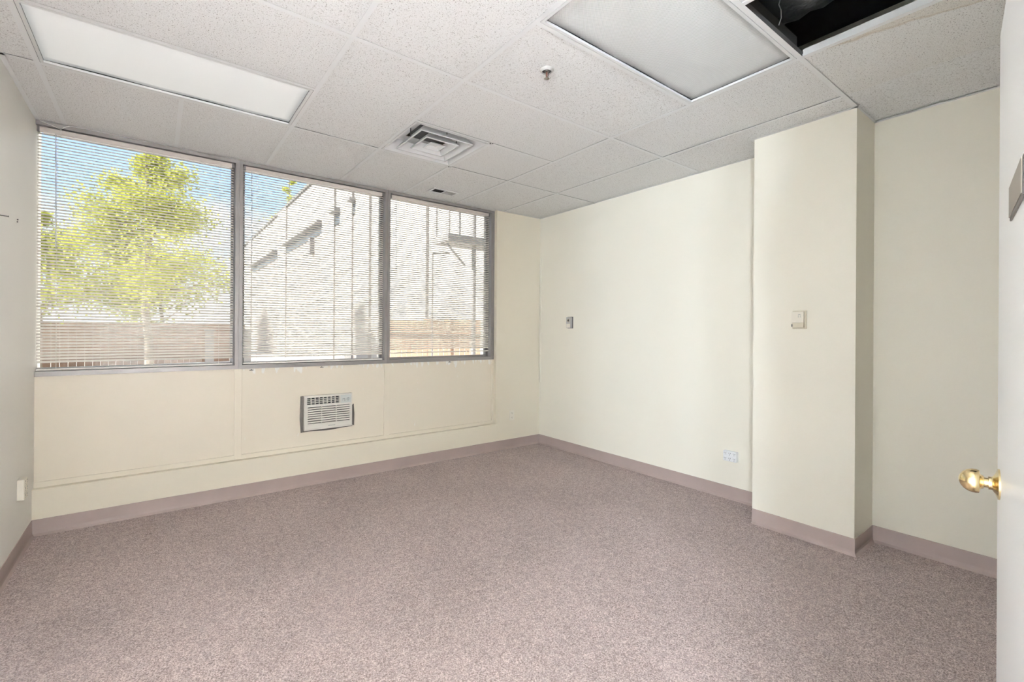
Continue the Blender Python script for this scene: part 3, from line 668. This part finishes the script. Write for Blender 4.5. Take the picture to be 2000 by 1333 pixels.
# nail and screw on the left wall
t = MB().tube((XL, 3.35, 1.913), (XL+0.053, 3.35, 1.909), 0.0022, 8).tube((XL+0.051, 3.35, 1.909), (XL+0.053, 3.35, 1.909), 0.004, 10)
tag(t.build('wall_nail', M['bronze']), 'thin dark nail sticking out of the left wall', 'nail')
tag(MB().tube((XL, 3.842, 1.966), (XL+0.004, 3.842, 1.966), 0.005, 10).tube((XL, 3.842, 1.978), (XL+0.006, 3.842, 1.978), 0.003, 8).build('wall_screw', M['bronze']), 'tiny dark screw on the left wall near the window', 'screw')

# ------------------------------------------------------------------ door swung back against the entrance wall
ALPHA = R(81.0); dd = Vector((math.sin(ALPHA), math.cos(ALPHA), 0)); nn = Vector((-math.cos(ALPHA), math.sin(ALPHA), 0))
RR = 1.45; a_r = math.atan(954.5/F_PX)+PHI; a_e = math.atan(950/F_PX)+PHI
hh = RR*math.sin(a_r-ALPHA); re = hh/math.sin(a_e-ALPHA)
E = Vector((re*math.sin(a_e), re*math.cos(a_e), 0))
KN = Vector((RR*math.sin(a_r), RR*math.cos(a_r), 0))
LD = 0.90; HINGE = E - dd*LD
t = thing('door_1', 'white flush door swung open at the right edge of the picture', 'door', HINGE, math.atan2(dd.y, dd.x), kind='structure')
# local: x along the door, y = room side normal
bx(0, LD, -0.044, 0, 0.008, 2.03).build('door_leaf', M['door'], t, local=True, bevel=0.002)
kx = (KN-HINGE).dot(dd); kz = 1.0305
k = MB().lathe([(0, 0.0325), (0.0030, 0.0325), (0.0035, 0.0310), (0.0070, 0.0215), (0.0105, 0.0150), (0.0125, 0.0138), (0.0172, 0.0138), (0.0178, 0.0108)], (kx, 0, kz), (0, 1, 0), 40).build('rosette', M['brass'], t, local=True, smooth=True)
MB().lathe([(0.0165, 0.0105), (0.0237, 0.0105), (0.0245, 0.0135), (0.028, 0.0150), (0.0300, 0.0170), (0.0305, 0.0225), (0.0315, 0.0245), (0.037, 0.0257), (0.043, 0.0255), (0.050, 0.0232), (0.056, 0.0190), (0.061, 0.0125), (0.0638, 0.005), (0.0643, 0.001)], (kx, 0, kz), (0, 1, 0), 40).build('knob', M['brass'], t, local=True, smooth=True)
MB().lathe([(0, 0.0325), (0.006, 0.030), (0.018, 0.0145), (0.038, 0.012), (0.048, 0.024), (0.066, 0.026), (0.078, 0.019), (0.083, 0.004)], (kx, -0.044, kz), (0, -1, 0), 32).build('knob', M['brass'], t, local=True, smooth=True)
bx(LD-0.001, LD+0.0015, -0.036, -0.008, kz-0.06, kz+0.06).build('latch_plate', M['brass'], t, local=True)
# name plate on the door
def dpt(u):
    a = math.atan((u-1000)/F_PX)+PHI; r_ = (hh-0.0042)/math.sin(a-ALPHA); P = Vector((r_*math.sin(a), r_*math.cos(a), 0)); return (P-HINGE).dot(dd), r_*math.cos(a-PHI)
px1, zc1 = dpt(1968.5); px0 = dpt(1994.0)[0]
pz1 = CAMZ + (CY+6-367)/F_PX*zc1; pz0 = CAMZ + (CY+6-433)/F_PX*zc1
np_ = bx(px0, px1, 0, 0.0030, pz0, pz1).build('name_plate', M['bronze'], t, local=True, bevel=0.001)
bx(px0+0.014, px1-0.001, 0.0028, 0.0042, pz0+0.006, pz1-0.001).build('plate_insert', M['bronze_insert'], np_, local=True)
for z in (0.25, 1.02, 1.80): MB().tube((-0.006, 0.004, z-0.045), (-0.006, 0.004, z+0.045), 0.007, 10).build('hinge', M['brass'], t, local=True)

struct(bx(HINGE.x-0.06, HINGE.x-0.008, -0.17, -0.028, 0, 2.08), 'trim_1', M['door'], 'white door jamb post carrying the open door', 'door jamb')

# ------------------------------------------------------------------ outside
GZ = -0.35
M['concrete'] = plain('sunlit concrete', (0.62, 0.60, 0.575), 0.9, var=0.08, vscale=0.5)
M['facade'] = plain('pale stucco facade', (0.30, 0.278, 0.265), 0.85, var=0.03, vscale=0.7)
M['facade2'] = plain('pinkish stucco bay', (0.265, 0.23, 0.22), 0.85, var=0.04, vscale=0.9)
M['coping'] = plain('dark roof coping', (0.10, 0.095, 0.09), 0.7)
M['shade_win'] = plain('dark bay window', (0.05, 0.055, 0.06), 0.3)
M['steel'] = plain('grey painted steel', (0.16, 0.15, 0.15), 0.55)
M['wood'] = plain('brown fence boards', (0.30, 0.19, 0.13), 0.8, var=0.2, vscale=3)
M['bark'] = plain('grey bark', (0.20, 0.16, 0.12), 0.9, bump=0.5, bscale=14)
def leaf(name, col):
    m = bpy.data.materials.new(name); m.use_nodes = True; nt = m.node_tree; nt.nodes.clear()
    oi = N(nt, 'ShaderNodeNewGeometry')
    h = N(nt, 'ShaderNodeHueSaturation', {'Color': (*col, 1), 'Value': N(nt, 'ShaderNodeMapRange', {'Value': oi.outputs['Random Per Island'], 'To Min': 0.7, 'To Max': 1.3}).outputs[0]})
    d = N(nt, 'ShaderNodeBsdfDiffuse', {'Color': h.outputs[0]}); tr = N(nt, 'ShaderNodeBsdfTranslucent', {'Color': h.outputs[0]})
    mx = N(nt, 'ShaderNodeMixShader', {0: 0.35, 1: d.outputs[0], 2: tr.outputs[0]}); N(nt, 'ShaderNodeOutputMaterial', {0: mx.outputs[0]})
    return m
M['leaf'] = leaf('spring green leaves', (0.42, 0.44, 0.075)); M['leaf2'] = leaf('olive leaves', (0.27, 0.28, 0.075))
struct(bx(-70, 90, -70, 130, GZ-0.3, GZ), 'ground', M['concrete'], 'sunlit concrete yard outside the windows', 'ground')
XB, HB = 6.5, 9.22
t = thing('neighbour_building', 'pale stucco building wing receding outside the middle and right windows', 'building', (12, 30, GZ))
bx(XB, 18, 6.0, 55, GZ, HB-0.16).build('wall', M['facade'], t)
bx(XB-0.10, 18.1, 5.9, 55.1, HB-0.16, HB).build('coping', M['coping'], t)
for (y0, y1) in ((17.3, 18.8), (19.25, 20.8), (21.7, 23.6), (31.6, 34.0), (45, 46.5), (12.6, 14.0)):
    bx(XB-0.10, XB, y0, y1, GZ, HB-0.16).build('pilaster', M['facade'], t)
for (y0, y1) in ((18.8, 19.25), (20.8, 21.7), (23.6, 31.6), (34.5, 44.5)):
    bx(XB-0.03, XB, y0, y1, GZ, 6.1).build('bay_panel', M['facade2'], t)
    w = bx(XB-0.05, XB, y0, y1, 6.15, 6.62).build('bay_window', M['shade_win'], t)
    bx(XB-0.35, XB, y0, y1, 6.62, 6.74).build('window_hood', M['steel'], t)
bx(XB-0.25, XB, 25.2, 25.6, 5.3, 6.1).build('wall_lamp', M['steel'], t)
# steel fire escape
t = thing('fire_escape', 'grey steel platform with posts and railing on the neighbouring wing', 'fire escape', (5.7, 8.8, GZ))
bx(4.75, 6.1, 8.35, 9.0, 3.22, 3.36).build('platform', M['steel'], t)
for (x, y, z0, z1, r_) in ((5.50, 8.55, GZ, 4.6, 0.05), (4.80, 8.40, 3.36, 4.3, 0.02), (5.05, 8.40, 3.36, 4.5, 0.022), (6.02, 8.45, GZ, 4.6, 0.045), (4.80, 8.95, 3.36, 4.3, 0.02)):
    MB().tube((x, y, z0), (x, y, z1), r_, 8).build('post', M['steel'], t)
MB().tube((4.80, 8.40, 4.28), (6.08, 8.40, 4.28), 0.02, 6).build('handrail', M['steel'], t)
MB().tube((4.80, 8.40, 3.86), (6.08, 8.40, 3.86), 0.014, 6).build('handrail', M['steel'], t)
MB().tube((4.78, 8.5, 3.2), (5.25, 8.5, 2.75), 0.025, 6).build('brace', M['steel'], t)
tag(MB().tube((5.05, 9.6, GZ), (5.05, 9.6, 3.15), 0.022, 8).tube((5.05, 9.6, 3.15), (5.5, 9.6, 3.2), 0.018, 8).build('conduit_pole', M['steel']), 'thin steel conduit pole standing below the fire escape', 'pole')
# yard fence on the right
def fence(label, x0, y0, x1, y1, h, n, mat):
    a, b = Vector((x0, y0, GZ)), Vector((x1, y1, GZ)); d = (b-a)/n; c = d.normalized(); nrm = Vector((-c.y, c.x, 0))
    t = thing('yard_fence', label, 'fence', (a+b)/2)
    L = d.length
    for k in range(n):
        p = a+d*k; q = a+d*(k+1)-c*0.012
        vs = [p-nrm*0.012, q-nrm*0.012, q+nrm*0.012, p+nrm*0.012]; hz = Vector((0, 0, h+random.uniform(-0.015, 0.015)))
        MB().add(vs+[v+hz for v in vs], [(0,3,2,1),(4,5,6,7),(0,1,5,4),(1,2,6,5),(2,3,7,6),(3,0,4,7)]).build('board', mat, t)
    for z in (0.4, h-0.3):
        MB().tube(a+Vector((0,0,z))-nrm*0.05, b+Vector((0,0,z))-nrm*0.05, 0.04, 4).build('rail', mat, t)
fence('brown board fence in the yard outside the rightmost window', 4.3, 10.5, 6.1, 9.15, 1.97, 18, M['wood'])
fence('brown board fence behind the tree outside the left window', -9.0, 26.0, 4.0, 30.0, 2.0, 50, M['wood'])
for (x, y, lab) in ((1.9, 24.6, 'white square gate post nearer the tree outside'), (3.35, 24.6, 'white square gate post nearer the mullion outside')):
    t = MB().box(x-0.16, x+0.16, y-0.16, y+0.16, GZ, 1.28).box(x-0.2, x+0.2, y-0.2, y+0.2, 1.28, 1.36)
    tag(t.build('gate_post', M['facade']), lab, 'post', 'white gate posts in the yard')

def tree(name, label, base, h, crown, rad, n, size, mat, seed, trunk_r=0.14):
    rng = random.Random(seed)
    t = thing(name, label, 'tree', base)
    base = Vector(base); tr = MB(); tips = []
    p = base.copy(); segs = 7
    top = base + Vector((rng.uniform(-.3, .3), rng.uniform(-.3, .3), h*0.9))
    pts = [base.lerp(top, k/segs) + Vector((rng.uniform(-.08, .08), rng.uniform(-.08, .08), 0))*(k > 0) for k in range(segs+1)]
    for k in range(segs): tr.tube(pts[k], pts[k+1], trunk_r*(1-k/segs*0.85), 8, trunk_r*(1-(k+1)/segs*0.85))
    tr.build('trunk', M['bark'], t)
    br = MB(); c0 = crown
    for k in range(26):
        u = rng.uniform(0.3, 0.97); s_ = base.lerp(top, u); a = rng.uniform(0, 6.283)
        ln = rad*rng.uniform(0.55, 1.0)*max(0.16, min(1.0, 1.55-1.5*u)); e_ = s_ + Vector((math.cos(a)*ln, math.sin(a)*ln, ln*rng.uniform(0.25, 0.7)))
        md = s_.lerp(e_, 0.5) + Vector((0, 0, -0.08*ln)); r0 = trunk_r*0.32*(1.1-u)+0.012
        br.tube(s_, md, r0, 5, r0*0.6).tube(md, e_, r0*0.6, 5, r0*0.2)
        for q in (0.35, 0.55, 0.75, 0.92, 1.0): tips.append((s_.lerp(e_, q), ln*0.13+0.10))
        for _ in range(3):
            f_ = s_.lerp(e_, rng.uniform(0.4, 0.9)); g_ = f_ + Vector((rng.uniform(-1, 1), rng.uniform(-1, 1), rng.uniform(-.2, .9)))*ln*0.3
            br.tube(f_, g_, r0*0.35, 4, r0*0.12); tips.append((g_, ln*0.12+0.08))
    br.build('branches', M['bark'], t)
    lf = MB()
    for k in range(n):
        c, sp = rng.choice(tips); q = c + Vector((rng.gauss(0, sp), rng.gauss(0, sp), rng.gauss(0, sp*0.8)))
        if q.z < base.z + crown: q.z = base.z + crown + rng.random()*0.5
        d = Vector((rng.gauss(0, 1), rng.gauss(0, 1), rng.gauss(0, .6))).normalized(); o_ = d.orthogonal().normalized()
        o_ = (o_*math.cos(k) + d.cross(o_)*math.sin(k)); s_ = size*rng.uniform(0.6, 1.2)
        lf.add([q-d*s_, q+o_*s_*0.55, q+d*s_, q-o_*s_*0.55], [(0, 1, 2, 3)])
    o = lf.build('foliage', mat, t); o['kind'] = 'stuff'
    return t
tree('leafy_tree', 'tall bright green leafy tree in the middle of the left window view', (-0.15, 19.0, GZ), 8.9, 2.2, 2.7, 26000, 0.06, M['leaf'], 3, 0.13)
tree('leafy_tree', 'dense green tree at the left edge of the left window view', (-3.7, 26.0, GZ), 7.0, 0.9, 3.1, 18000, 0.075, M['leaf'], 8, 0.16)
tree('leafy_tree', 'olive green tree standing low behind the tall tree', (0.4, 40.0, GZ), 7.0, 0.6, 5.6, 14000, 0.12, M['leaf2'], 21, 0.18)
tree('leafy_tree', 'sparse tall tree showing above the neighbouring roofline', (14.6, 70.0, GZ), 26.0, 17.0, 5.0, 1800, 0.2, M['leaf'], 5, 0.3)
